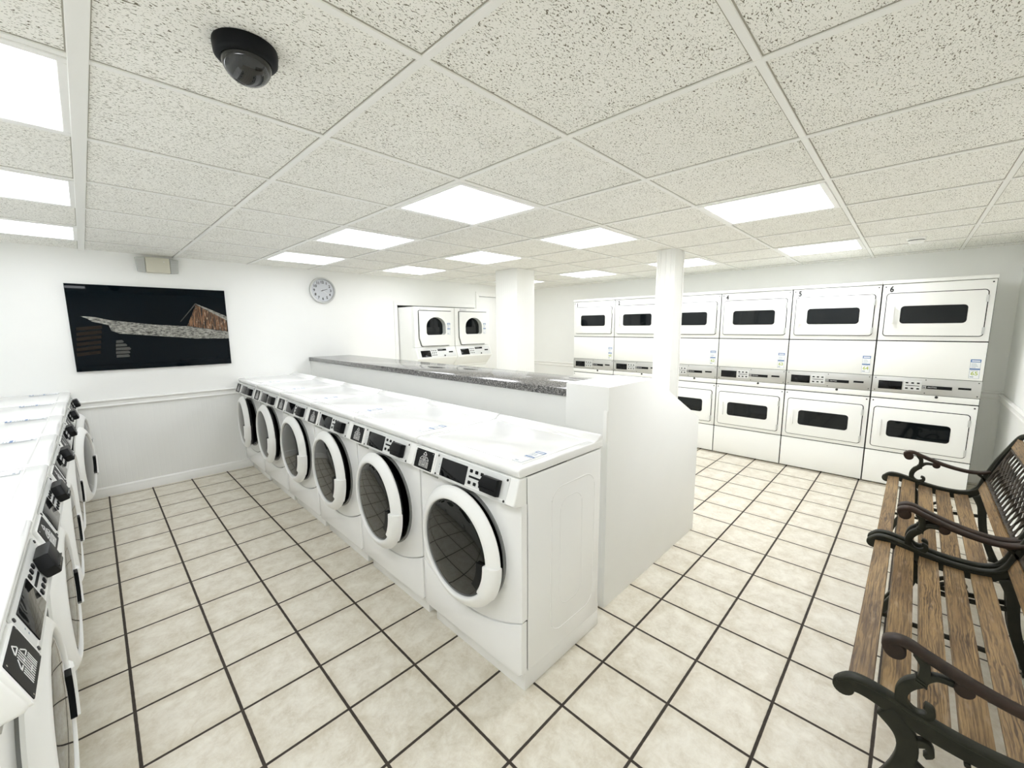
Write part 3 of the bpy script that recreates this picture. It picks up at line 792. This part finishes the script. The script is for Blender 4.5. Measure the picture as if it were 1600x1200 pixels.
def make_dryer():
    e = empty('tumble_dryer', (0, 0, 0)); hw = 0.3455; D = 0.66
    m = 'enamel_dryer'
    g = G(); g.box(-hw+0.001, hw-0.001, 0.018, D, 0.012, 1.893, m); g.box(-hw+0.02, hw-0.02, 0.05, D-0.02, 0, 0.014, 'gasket_gap_shade'); g.box(-hw-0.002, hw+0.002, 0.0145, 0.030, 0.014, 1.893, 'gasket_gap_shade'); g.obj('cabinet', e)  # dark sheet behind the panels stands in for shade in the gaps
    g = G(); g.box(-hw-0.002, hw+0.002, -0.012, D, 1.895, 1.925, m, 0.004); g.obj('top_cover', e)
    def panel(name, z0, z1):
        g = G(); g.box(-hw+0.0015, hw-0.0015, 0, 0.0145, z0+0.002, z1-0.002, m, 0.002); return g.obj(name, e)
    panel('kick_panel', 0.014, 0.329); panel('lower_panel', 0.334, 0.838); panel('divider_strip', 0.843, 0.899)
    panel('middle_panel', 1.050, 1.376); up_ = panel('upper_panel', 1.381, 1.892)
    for pz in (0.815, 1.868):
        for px in (-0.325, 0.325):
            g = G(); g.disc2((px, pz), 0.006, XZ, -0.004, 0.001, 'screw', 10, 0.001); g.obj('screw', e)
    for z0, z1, wz0, wz1 in ((1.427, 1.806, 1.538, 1.690), (0.375, 0.753, 0.486, 0.637)):
        g = G()
        g.prism(rrect(-0.3155, 0.3105, z0-0.006, z1+0.006, 0.027), XZ, -0.002, 0.004, 'gasket_gap_shade')
        g.prism(rrect(-0.3095, 0.3045, z0, z1, 0.022), XZ, -0.014, 0.0, m, 0.004)
        d = g.obj('door', e)
        g = G(); g.prism(rrect(-0.209, 0.204, wz0-0.002, wz1+0.002, 0.027), XZ, -0.0165, -0.012, 'black_plastic', 0.001)
        g.prism(rrect(-0.204, 0.199, wz0+0.003, wz1-0.003, 0.024), XZ, -0.0175, -0.016, 'glass_dryer'); g.obj('window', d)
        g = G(); zc = (wz0+wz1)/2
        g.box(-0.271, -0.247, -0.050, -0.030, zc-0.078, zc+0.078, 'plastic_white', 0.006)
        for s in (-1, 1): g.box(-0.268, -0.250, -0.034, -0.013, zc+s*0.066-0.009, zc+s*0.066+0.009, 'plastic_white', 0.003)
        g.obj('handle', d)
        for hz in (z0+0.045, z1-0.07):
            g = G(); g.box(0.297, 0.313, -0.019, -0.001, hz-0.028, hz+0.028, 'silver', 0.002); g.tube([(0.307, -0.02, hz-0.028), (0.307, -0.02, hz+0.028)], 0.004, 'silver', 8); g.obj('hinge', d)
    g = G(); g.box(-hw, hw, 0.0, 0.02, 0.901, 1.048, 'steel', 0.002); g.box(-0.13, -0.012, -0.0008, 0.001, 0.932, 1.020, 'plate_grey'); cp = g.obj('control_panel', e)
    g = G(); g.prism(rrect(-0.302, -0.138, 0.931, 1.008, 0.002), XZ, -0.003, 0.002, 'black_gloss', 0.001); g.obj('display', cp)
    for k in range(3):
        for bz in (1.000, 0.950):
            bx = -0.108+0.037*k
            g = G(); g.box(bx-0.009, bx+0.009, -0.005, 0.001, bz-0.006, bz+0.006, 'black_plastic', 0.001); g.obj('button', cp)
    g = G(); g.box(-0.117, -0.025, -0.0025, 0.001, 0.973, 0.978, 'black_plastic'); g.obj('name_strip', cp)
    g = G(); g.box(-0.008, 0.178, -0.003, 0.001, 0.956, 0.984, 'black_plastic', 0.001)
    for (a0, a1, b0, b1) in ((-0.004, 0.018, 0.960, 0.962), (-0.004, 0.018, 0.978, 0.980), (-0.004, -0.002, 0.960, 0.980), (0.016, 0.018, 0.960, 0.980)):
        g.box(a0, a1, -0.0036, -0.002, b0, b1, 'ink_white')
    g.text('M', 0.017, text_xz(0.007, -0.0033, 0.970), 'ink_white')
    g.text('MAYTAG', 0.014, text_xz(0.056, -0.0033, 0.970), 'ink_white'); g.obj('brand_strip', cp)
    g = G(); g.box(0.213, 0.289, -0.004, 0.001, 0.968, 0.985, 'black_plastic', 0.001); g.disc2((0.251, 0.9765), 0.013, XZ, -0.003, 0.0, 'steel', 16); g.obj('card_slot', cp)
    for px, pz in ((-0.325, 0.918), (-0.325, 1.032), (0.328, 0.918), (0.328, 1.032), (0.012, 0.916), (0.012, 1.034)):
        g = G(); g.disc2((px, pz), 0.0045, XZ, -0.004, 0.001, 'screw', 10); g.obj('screw', cp)
    g = G(); g.lathe([(0.011, 0.0), (0.011, -0.007), (0.008, -0.009), (0, -0.009)], lambda x, y, h: (0.090+x, h, 0.886+y), 'screw', 18); g.obj('lock', e)
    return e

dryer = make_dryer()
DG = 'tall stacked dryers along the right wall'
dyc = [-0.081+0.698*k for k in range(6)]
DL = {6: 'tall white stacked dryer numbered 6, nearest the benches', 5: 'tall white stacked dryer numbered 5, between dryers 4 and 6',
      4: 'tall white stacked dryer numbered 4, just right of the slim white post', 3: 'tall white stacked dryer numbered 3, half hidden by the slim white post',
      2: 'tall white stacked dryer numbered 2, partly behind the slim white post on its left', 1: 'tall white stacked dryer numbered 1, farthest of its row'}
dry_obs = {}
for k in range(6):
    o = dryer if k == 0 else copy_tree(dryer)
    num = 6-k
    o.location = (5.185, dyc[k], 0); o.rotation_euler = (0, 0, -math.pi/2)
    tag(o, DL[num], 'dryer', DG); dry_obs[num] = o
for num, o in dry_obs.items():      # each carries its own painted number and its own label
    g = G(); g.text(str(num), 0.070, text_xz(-0.284, -0.001, 1.845), 'ink_black', bold=0.045, narrow=0.78); g.obj('number', o, flat=True)
    sticker(o, 'service_label', 0.262, 0.322, 1.070, 1.232, lambda a, b, c: (a, -c, b), str(59+num), text_xz(0.292, -0.0012, 1.112))

# ------------------------------------------------------------------ two stacked dryers in the alcove
def make_wall_dryer():
    e = empty('stacked_dryer', (0, 0, 0)); hw = 0.335; D = 0.72; m = 'enamel_dryer'
    g = G(); g.box(-hw, hw, 0.060, D, 0.955, 1.810, m, 0.006); g.box(-hw, hw, 0.150, D, 0.010, 0.953, m, 0.006); g.box(-hw+0.02, hw-0.02, 0.11, D-0.02, 0, 0.012, 'gasket_gap_shade'); g.obj('cabinet', e)
    for nm, dz, dy in (('upper_panel', 0, 0), ('lower_panel', -0.955, 0.09)):
        g = G()
        for a0, a1, b0, b1 in ((-hw, -0.20, 1.262, 1.810), (0.20, hw, 1.262, 1.810), (-0.20, 0.20, 1.70, 1.810), (-0.20, 0.20, 1.262, 1.40)):
            g.box(a0, a1, dy, dy+0.062, max(b0+dz, 0.01) if dz == 0 or b0 > 1.3 else 0.012, b1+dz if dz == 0 else min(b1+dz+0.09, 0.953) if b1 > 1.5 else b1+dz, m)
        g.obj(nm, e)
    out = [(-0.264, 1.745), (-0.258, 1.755), (0.270, 1.755), (0.276, 1.745), (0.276, 1.385), (0.232, 1.288), (0.222, 1.280), (-0.222, 1.280), (-0.232, 1.288), (-0.264, 1.385)]
    def door(dz, dy, par):
        # dome-topped window hole
        hole = [(-0.162, 1.455), (-0.150, 1.436), (-0.132, 1.428), (0.132, 1.428), (0.150, 1.436), (0.162, 1.455)]
        for i in range(13):
            t = math.pi*i/12; hole.append((0.162*math.cos(t), 1.545+0.128*math.sin(t)))
        g = G()
        og = [(a*1.018, (b-1.52)*1.02+1.52+dz) for a, b in out]
        for q in range(len(og)):
            (ax_, az_), (bx_, bz_) = og[q], og[(q+1) % len(og)]
            g.tube([(ax_, dy-0.002, az_), (bx_, dy-0.002, bz_)], 0.005, 'gasket_gap_shade', 6)
        bm = g.bm; y = dy-0.030
        # door skin: bridge outline to hole by angle
        import bisect
        cxo, czo = 0.0, 1.52
        def ray_out(pl, t):
            dx, dz_ = math.cos(t), math.sin(t); best = 1e9
            for i in range(len(pl)):
                (ax, az), (bx, bz) = pl[i], pl[(i+1) % len(pl)]
                ex, ez = bx-ax, bz-az; den = dx*ez-dz_*ex
                if abs(den) < 1e-9: continue
                s = ((ax-cxo)*ez-(az-czo)*ex)/den; q = ((ax-cxo)*dz_-(az-czo)*dx)/den
                if s > 0 and -1e-6 <= q <= 1+1e-6: best = min(best, s)
            return cxo+dx*best, czo+dz_*best
        angs = sorted({round(math.atan2(b-czo, a-cxo), 5) for a, b in out+hole} | {round(-math.pi+2*math.pi*i/48, 5) for i in range(48)})
        O = [ray_out(out, t) for t in angs]; I = [ray_out(hole, t) for t in angs]; n = len(angs)
        vo = [bm.verts.new((a, y, b+dz)) for a, b in O]; vi = [bm.verts.new((a, y, b+dz)) for a, b in I]
        vb = [bm.verts.new((a, dy, b+dz)) for a, b in O]; vk = [bm.verts.new((a, dy+0.055, b+dz)) for a, b in I]
        fs, rv = [], []
        for i in range(n):
            j = (i+1) % n
            fs += [bm.faces.new((vo[i], vo[j], vi[j], vi[i])), bm.faces.new((vb[i], vb[j], vo[j], vo[i]))]; rv.append(bm.faces.new((vi[i], vi[j], vk[j], vk[i])))
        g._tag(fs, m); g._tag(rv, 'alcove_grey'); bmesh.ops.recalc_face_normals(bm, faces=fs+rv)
        d = g.obj('door', par, angle=35)
        g = G(); g.prism([(a*1.03, (b-1.55)*1.03+1.55+dz) for a, b in hole], XZ, dy+0.046, dy+0.052, 'glass_dryer'); g.obj('window', d)
        return d
    door(0, 0, e); door(-0.955, 0.09, e)
    g = G()
    g.prism([(0.0, 1.258), (-0.006, 1.250), (-0.062, 1.112), (-0.060, 1.098), (0.085, 0.945), (0.095, 0.940), (0.095, 1.258)], YZ, -hw, hw, 'enamel_dryer', 0.004)
    g.obj('console', e)
    sl = (-0.062+0.006)/(1.112-1.250); ang = math.atan(sl)
    Fc = lambda a, b, c: (a, -0.006+(b-1.250)*sl-c*math.cos(ang), b+c*math.sin(ang))
    g = G(); g.prism(rrect(-0.315, 0.315, 1.118, 1.244, 0.004), Fc, -0.001, 0.002, 'plate_grey', 0.001); cp = g.obj('control_panel', e)
    g = G(); g.prism(rrect(-0.268, -0.110, 1.128, 1.214, 0.003), Fc, 0.001, 0.004, 'black_gloss', 0.001); g.obj('display', cp)
    for r_ in range(3):
        for k in range(3):
            bx, bz = -0.084+0.031*k, 1.208-0.030*r_
            g = G(); g.prism(rrect(bx-0.007, bx+0.007, bz-0.006, bz+0.006, 0.002), Fc, 0.001, 0.005, 'black_plastic'); g.obj('button', cp)
    g = G(); g.prism(rrect(0.014, 0.162, 1.202, 1.228, 0.002), Fc, 0.001, 0.003, 'black_plastic')
    tm = lambda x, z, c: Matrix.Translation(Fc(x, z, c)) @ Matrix.Rotation(math.radians(90)+ang, 4, 'X')
    g.text('M', 0.018, tm(0.028, 1.215, 0.0032), 'ink_white'); g.text('MAYTAG', 0.014, tm(0.072, 1.215, 0.0032), 'ink_white'); g.obj('brand_strip', cp)
    g = G(); g.prism(rrect(0.200, 0.272, 1.172, 1.190, 0.002), Fc, 0.001, 0.004, 'black_plastic'); g.obj('card_slot', cp)
    g = G(); g.disc2((0.118, 1.135), 0.011, Fc, 0.001, 0.008, 'screw', 14, 0.002); g.obj('lock', cp)
    g = G(); g.box(-0.245, -0.122, -0.003, 0.001, 1.770, 1.798, 'black_plastic', 0.001)
    g.text('M', 0.020, text_xz(-0.229, -0.0033, 1.784), 'ink_white'); g.text('MAYTAG', 0.016, text_xz(-0.176, -0.0033, 1.784), 'ink_white'); g.obj('brand_badge', e)
    sticker(e, 'service_label', 0.186, 0.240, 1.430, 1.592, lambda a, b, c: (a, -0.030-c, b))
    return e
wd = make_wall_dryer()
wd.location = (3.394, 4.835, 0)
tag(wd, 'left of the two stacked dryers with round-topped windows set in the back wall alcove', 'dryer', 'stacked dryers in the back alcove')
wd2 = copy_tree(wd); wd2.location = (4.080, 4.835, 0)
tag(wd2, 'right of the two stacked dryers with round-topped windows, beside the door', 'dryer', 'stacked dryers in the back alcove')

# ------------------------------------------------------------------ park benches (local x along the seat, y,z profile as built)
def make_bench():
    e = empty('park_bench', (0, 0, 0)); L = 1.215; TH = 0.034
    def end(x0, x1, par, inner):
        g = G(); A = 'iron_green'
        # seat rail sweeping up into the back upright
        g.stroke([(0.072, 0.424), (0.045, 0.447), (0.005, 0.446), (-0.05, 0.432), (-0.11, 0.414), (-0.18, 0.402), (-0.25, 0.399), (-0.31, 0.405), (-0.355, 0.432), (-0.385, 0.480), (-0.405, 0.56), (-0.435, 0.655), (-0.475, 0.750), (-0.512, 0.828), (-0.535, 0.848)],
                 [0.042, 0.046, 0.044, 0.050, 0.052, 0.050, 0.048, 0.046, 0.044, 0.040, 0.034, 0.030, 0.028, 0.028, 0.022], YZ, x0+0.006, x1-0.006, A, 0.003)
        g.disc2((0.064, 0.428), 0.027, YZ, x0+0.005, x1-0.005, A, 20, 0.003)
        # rolled flange along the top of the rail
        top = [(0.080, 0.440), (0.052, 0.466), (0.010, 0.470), (-0.05, 0.458), (-0.11, 0.441), (-0.18, 0.428), (-0.25, 0.424), (-0.315, 0.430), (-0.368, 0.460), (-0.400, 0.515), (-0.420, 0.60), (-0.452, 0.70), (-0.495, 0.80), (-0.522, 0.850)]
        g.stroke(top, 0.011, YZ, x0, x1, A, 0.002)
        # front leg, cabriole, with spur and foot
        g.stroke([(-0.030, 0.415), (-0.075, 0.372), (-0.088, 0.318), (-0.074, 0.250), (-0.040, 0.170), (-0.002, 0.090), (0.018, 0.030), (0.030, 0.0)], [0.05, 0.050, 0.046, 0.040, 0.034, 0.030, 0.032, 0.040], YZ, x0+0.004, x1-0.004, A, 0.003)
        g.stroke([(-0.095, 0.352), (-0.122, 0.366), (-0.134, 0.345), (-0.122, 0.330)], [0.022, 0.018, 0.014, 0.01], YZ, x0+0.006, x1-0.006, A, 0.002)
        g.box(x0, x1, 0.005, 0.062, 0.0, 0.014, A, 0.004)
        # rear leg
        g.stroke([(-0.375, 0.420), (-0.402, 0.350), (-0.410, 0.280), (-0.424, 0.190), (-0.455, 0.090), (-0.490, 0.0)], [0.05, 0.042, 0.038, 0.038, 0.034, 0.040], YZ, x0+0.004, x1-0.004, A, 0.003)
        g.box(x0, x1, -0.520, -0.462, 0.0, 0.014, A, 0.004)
        # low scroll between the legs
        g.stroke([(-0.09, 0.30), (-0.14, 0.27), (-0.21, 0.262), (-0.30, 0.27), (-0.405, 0.285)], 0.018, YZ, x0+0.008, x1-0.008, A, 0.002)
        g.stroke([(-0.16, 0.268), (-0.19, 0.31), (-0.24, 0.325), (-0.27, 0.305), (-0.255, 0.285)], 0.014, YZ, x0+0.009, x1-0.009, A, 0.002)
        g.stroke([(-0.362, 0.565), (-0.385, 0.545), (-0.402, 0.520)], 0.014, YZ, x0+0.006, x1-0.006, A, 0.002)
        f = g.obj('end_frame', par, angle=50)
        # arm with scrolls
        g = G(); R = 'iron_rust'
        arm = [(-0.020, 0.606), (-0.016, 0.628), (-0.036, 0.641), (-0.062, 0.641), (-0.095, 0.627), (-0.15, 0.606), (-0.21, 0.587), (-0.27, 0.574), (-0.33, 0.568), (-0.38, 0.574), (-0.418, 0.592)]
        g.stroke(arm, [0.016, 0.018, 0.019, 0.019, 0.020, 0.021, 0.020, 0.019, 0.018, 0.018, 0.018], YZ, x0-0.003, x1+0.003, R, 0.004)
        g.disc2((-0.036, 0.612), 0.0245, YZ, x0-0.001, x1+0.001, R, 22, 0.004)
        g.disc2((-0.174, 0.576), 0.020, YZ, x0, x1, R, 20, 0.004)
        ar = g.obj('armrest', par, angle=50)
        g = G()
        g.stroke([(-0.085, 0.625), (-0.098, 0.600), (-0.100, 0.570), (-0.095, 0.548), (-0.074, 0.525), (-0.062, 0.498), (-0.062, 0.468), (-0.078, 0.447), (-0.100, 0.443), (-0.120, 0.455), (-0.122, 0.473), (-0.108, 0.480)],
                 [0.028, 0.022, 0.022, 0.026, 0.028, 0.026, 0.026, 0.026, 0.020, 0.018, 0.016, 0.012], YZ, x0+0.005, x1-0.005, 'iron_green', 0.003)
        g.stroke([(-0.098, 0.552), (-0.120, 0.574), (-0.150, 0.578), (-0.175, 0.572)], [0.022, 0.017, 0.015, 0.014], YZ, x0+0.006, x1-0.006, 'iron_green', 0.002)
        for q in (-0.004, 0.005): g.stroke([(-0.108, 0.541+q), (-0.083, 0.552+q)], 0.005, YZ, x0+0.002, x1-0.002, 'iron_green', smooth=1)
        g.obj('arm_support', ar, angle=50)
    end(0.0, TH, e, 1); end(L-TH, L, e, -1)
    # five seat slats
    tops = [((0.058, 0.447), (0.000, 0.452)), ((-0.020, 0.446), (-0.084, 0.434)), ((-0.104, 0.424), (-0.168, 0.416)), ((-0.187, 0.412), (-0.250, 0.409)), ((-0.271, 0.407), (-0.334, 0.415))]
    TT = 0.024
    def slat(p, q, name):
        g = G(); a, b = Vector(p), Vector(q); t = (b-a).normalized(); nrm = Vector((t.y, -t.x))
        if nrm.y > 0: nrm = -nrm
        pts = [a, b, b+nrm*TT, a+nrm*TT]
        g.prism([(v.x-(a.x+b.x)/2, v.y-(a.y+b.y)/2) for v in pts], YZ, TH-0.004, L-TH+0.004, 'oak_slat', 0.003)
        return g.obj(name, e, (0, (a.x+b.x)/2, (a.y+b.y)/2))
    for p, q in tops: slat(p, q, 'seat_slat')
    # back: lower slat, woven iron panel, upper slat, along the leaning line
    B0, B1 = Vector((-0.385, 0.462)), Vector((-0.512, 0.820))
    d = (B1-B0).normalized(); Lb = (B1-B0).length; nb = Vector((-d.y, d.x))
    if nb.x < 0: nb = -nb
    def bslat(s0, s1):
        a, b = B0+d*s0, B0+d*s1; g = G()
        pts = [a+nb*0.012, b+nb*0.012, b-nb*0.012, a-nb*0.012]
        c = (a+b)/2
        g.prism([(v.x-c.x, v.y-c.y) for v in pts], YZ, TH-0.006, L-TH+0.006, 'oak_slat', 0.003); g.obj('back_slat', e, (0, c.x, c.y))
    bslat(0.0, 0.062); bslat(Lb-0.062, Lb)
    g = G(); s0, s1 = 0.066, Lb-0.066; X0, X1 = TH+0.002, L-TH-0.002; hh = s1-s0
    pt = lambda x, s, off=0.0: (x, (B0+d*s+nb*off).x, (B0+d*s+nb*off).y)
    for s in (s0+0.006, s1-0.006): g.tube([pt(X0, s), pt(X1, s)], 0.010, 'iron_lattice', 8, flat=0.8)
    for x in (X0+0.008, X1-0.008): g.tube([pt(x, s0), pt(x, s1)], 0.010, 'iron_lattice', 8)
    sp = 0.074; k = -int(hh/sp)-1
    while k*sp < X1-X0:
        for dr_ in (1, -1):
            pts = []
            for i in range(15):
                q = i/14; x = X0+k*sp+q*hh*0.9 if dr_ == 1 else X0+k*sp+(1-q)*hh*0.9
                x += 0.006*math.sin(q*math.pi*2*hh*0.9/sp)
                if X0 < x < X1: pts.append(pt(x, s0+q*hh, 0.004*dr_*math.cos(q*math.pi*hh*0.9/sp)))
            if len(pts) > 2: g.tube(pts, 0.0055, 'iron_lattice', 6, flat=0.7)
        k += 1
    g.obj('back_lattice', e, angle=60)
    g = G(); g.tube([(0.01, -0.20, 0.365), (L-0.01, -0.20, 0.365)], 0.007, 'iron_green', 8); g.obj('tie_rod', e)
    g = G(); g.box(L/2-0.012, L/2+0.012, -0.335, 0.05, 0.374, 0.383, 'iron_green', 0.002); g.obj('slat_strap', e)
    return e
bench = make_bench(); bench.location = (1.503, 0, 0)
tag(bench, 'nearer oak-slatted bench with green-black cast iron ends, cut by the right edge', 'bench', 'benches along the right wall')
b2 = copy_tree(bench); b2.location = (2.745, 0, 0)
tag(b2, 'farther oak-slatted bench with cast iron ends, standing before dryer 6', 'bench', 'benches along the right wall')

# ------------------------------------------------------------------ things on the picture wall
g = G()
YP = Y_PIC-0.022
x0, x1, z0, z1 = -0.116, 1.028, 1.166, 1.927
g.box(x0, x1, YP, Y_PIC-0.001, z0, z1, 'print_edge', 0.001, 1)
def art(pts, m, lay): g.prism(pts, XZ, YP-0.0002-0.00012*lay, YP-0.0001*lay, m)
art([(x0+.0015, z0+.0015), (x1-.0015, z0+.0015), (x1-.0015, z1-.0015), (x0+.0015, z1-.0015)], 'print_black', 0)
art([(-0.045, 1.650), (0.035, 1.645), (0.146, 1.615), (0.431, 1.577), (0.703, 1.559), (1.026, 1.503), (1.026, 1.431), (0.74, 1.438), (0.464, 1.468), (0.19, 1.496), (0.137, 1.523), (0.126, 1.572), (0.023, 1.603), (-0.004, 1.629)][::-1], 'print_roof', 1)
art([(0.774, 1.774), (0.689, 1.565), (1.017, 1.508), (1.024, 1.62)], 'print_planks', 2)
art([(0.772, 1.788), (1.025, 1.664), (1.025, 1.618), (0.785, 1.772)], 'print_roof', 3)
art([(0.770, 1.788), (0.636, 1.606), (0.640, 1.602), (0.774, 1.776)], 'print_grey', 3)
for k in range(6):
    a = k/6; zc = 1.300+0.045*k
    art([(-0.10+0.004*k, zc), (0.050+0.006*k, zc+0.020), (0.052+0.006*k, zc+0.046), (-0.10+0.004*k, zc+0.028)], 'print_log', 2)
for k, (a0, a1) in enumerate(((0.147, 0.235), (0.147, 0.240), (0.150, 0.248), (0.152, 0.225), (0.158, 0.205))):
    zc = 1.278+0.033*k
    art([(a0, zc), (a1, zc+0.002), (a1+0.006, zc+0.014), (a1-0.004, zc+0.027), (a0+0.004, zc+0.025)], 'print_grey', 2)
tag(g.obj('wall_picture', flat=True), 'wide glossy black photo panel of a barn roof and gable on the back wall', 'picture')

e = empty('wall_clock', (2.036, Y_PIC-0.001, 1.986)); tag(e, 'round silver wall clock with a grey face on the back wall', 'clock')
FC = lambda x, y, h: (x, -h, y)
g = G(); g.lathe([(0.148, 0), (0.154, 0.008), (0.154, 0.028), (0.148, 0.038), (0.138, 0.036), (0.131, 0.022), (0.131, 0.018)], FC, 'silver', 64); g.lathe([(0.148, 0), (0, 0)], FC, 'silver', 64); g.obj('clock_rim', e, angle=50)
g = G(); g.lathe([(0.132, 0.016), (0, 0.016)], FC, 'clock_face', 48)
for h in range(1, 13):
    a = math.radians(90-30*h)
    g.text(str(h), 0.042, text_xz(0.098*math.cos(a), -0.0168, 0.098*math.sin(a)), 'ink_black', bold=0.03)
for k in range(60):
    a = math.radians(6*k); l = 0.008 if k % 5 == 0 else 0.004
    g.stroke([((0.127-l)*math.cos(a), (0.127-l)*math.sin(a)), (0.127*math.cos(a), 0.127*math.sin(a))], 0.0016, lambda a_, b_, c_: (a_, -c_, b_), 0.016, 0.0168, 'ink_black', smooth=1, cap=False)
g.obj('clock_face', e, flat=True)
def hand(name, deg, ln, w, m, dep):
    a = math.radians(90-deg); g = G()
    g.stroke([(-0.02*math.cos(a), -0.02*math.sin(a)), (ln*math.cos(a), ln*math.sin(a))], [w, w*0.6], lambda a_, b_, c_: (a_, -c_, b_), dep, dep+0.0012, m, smooth=1); g.obj(name, e)
hand('hour_hand', 72, 0.062, 0.007, 'ink_black', 0.0185); hand('minute_hand', 126, 0.092, 0.006, 'ink_white', 0.021); 
g = G(); g.lathe([(0.006, 0.0165), (0.006, 0.0235), (0, 0.0235)], FC, 'ink_black', 16); g.obj('hub', e)

e = empty('emergency_light', (0.515, Y_PIC-0.001, 2.133)); tag(e, 'beige emergency light with two grey side lamps high on the back wall', 'emergency light')
g = G(); g.box(-0.088, 0.088, -0.072, 0, -0.072, 0.066, 'beige_plastic', 0.006); g.lathe([(0.004, 0.072), (0.004, 0.075), (0, 0.076)], lambda x, y, h: (0.045+x, -h, 0.03+y), 'ink_white', 10); g.obj('housing', e)
for s in (-1, 1):
    g = G(); g.prism([(s*0.090, -0.070), (s*0.148, -0.064), (s*0.156, 0.058), (s*0.090, 0.064)], XZ, -0.066, -0.002, 'lamp_head', 0.006)
    for k in range(6): g.box(s*0.122-0.025, s*0.122+0.025, -0.0675, -0.064, -0.052+0.019*k, -0.046+0.019*k, 'lamp_head', 0.001, 1)
    g.obj('lamp_head', e)

# ------------------------------------------------------------------ things on the ceiling
e = empty('security_camera', (0.345, 1.262, H+0.005)); tag(e, 'black dome security camera on the ceiling tile at the upper left', 'security camera')
UP = lambda x, y, h: (x, y, -h)
g = G(); g.lathe([(0.0, 0), (0.070, 0), (0.071, 0.006), (0.069, 0.028), (0.064, 0.034), (0.056, 0.036), (0.052, 0.030)], UP, 'camera_black', 48); g.obj('base', e, angle=50)
g = G(); g.lathe([(0.055*math.cos(t), 0.034+0.052*math.sin(t)) for t in [math.radians(a) for a in range(0, 90, 10)]]+[(0, 0.086)], UP, 'camera_dome', 48); g.obj('dome', e, angle=80)
e = empty('smoke_detector', (4.80, 0.075, H+0.005)); tag(e, 'small round white smoke detector on the ceiling in front of dryers 5 and 6', 'smoke detector')
g = G(); g.lathe([(0, 0), (0.060, 0), (0.060, 0.012), (0.056, 0.018)], UP, 'plastic_white', 32); g.obj('base_plate', e, angle=50)
g = G(); g.lathe([(0.048, 0.016), (0.048, 0.024)], UP, 'gasket_gap_shade', 32); g.obj('vent_gap_shade', e)
g = G(); g.lathe([(0.050, 0.022), (0.050, 0.030), (0.042, 0.038), (0, 0.040)], UP, 'plastic_white', 32)
g.obj('sensor_cap', e, angle=50)
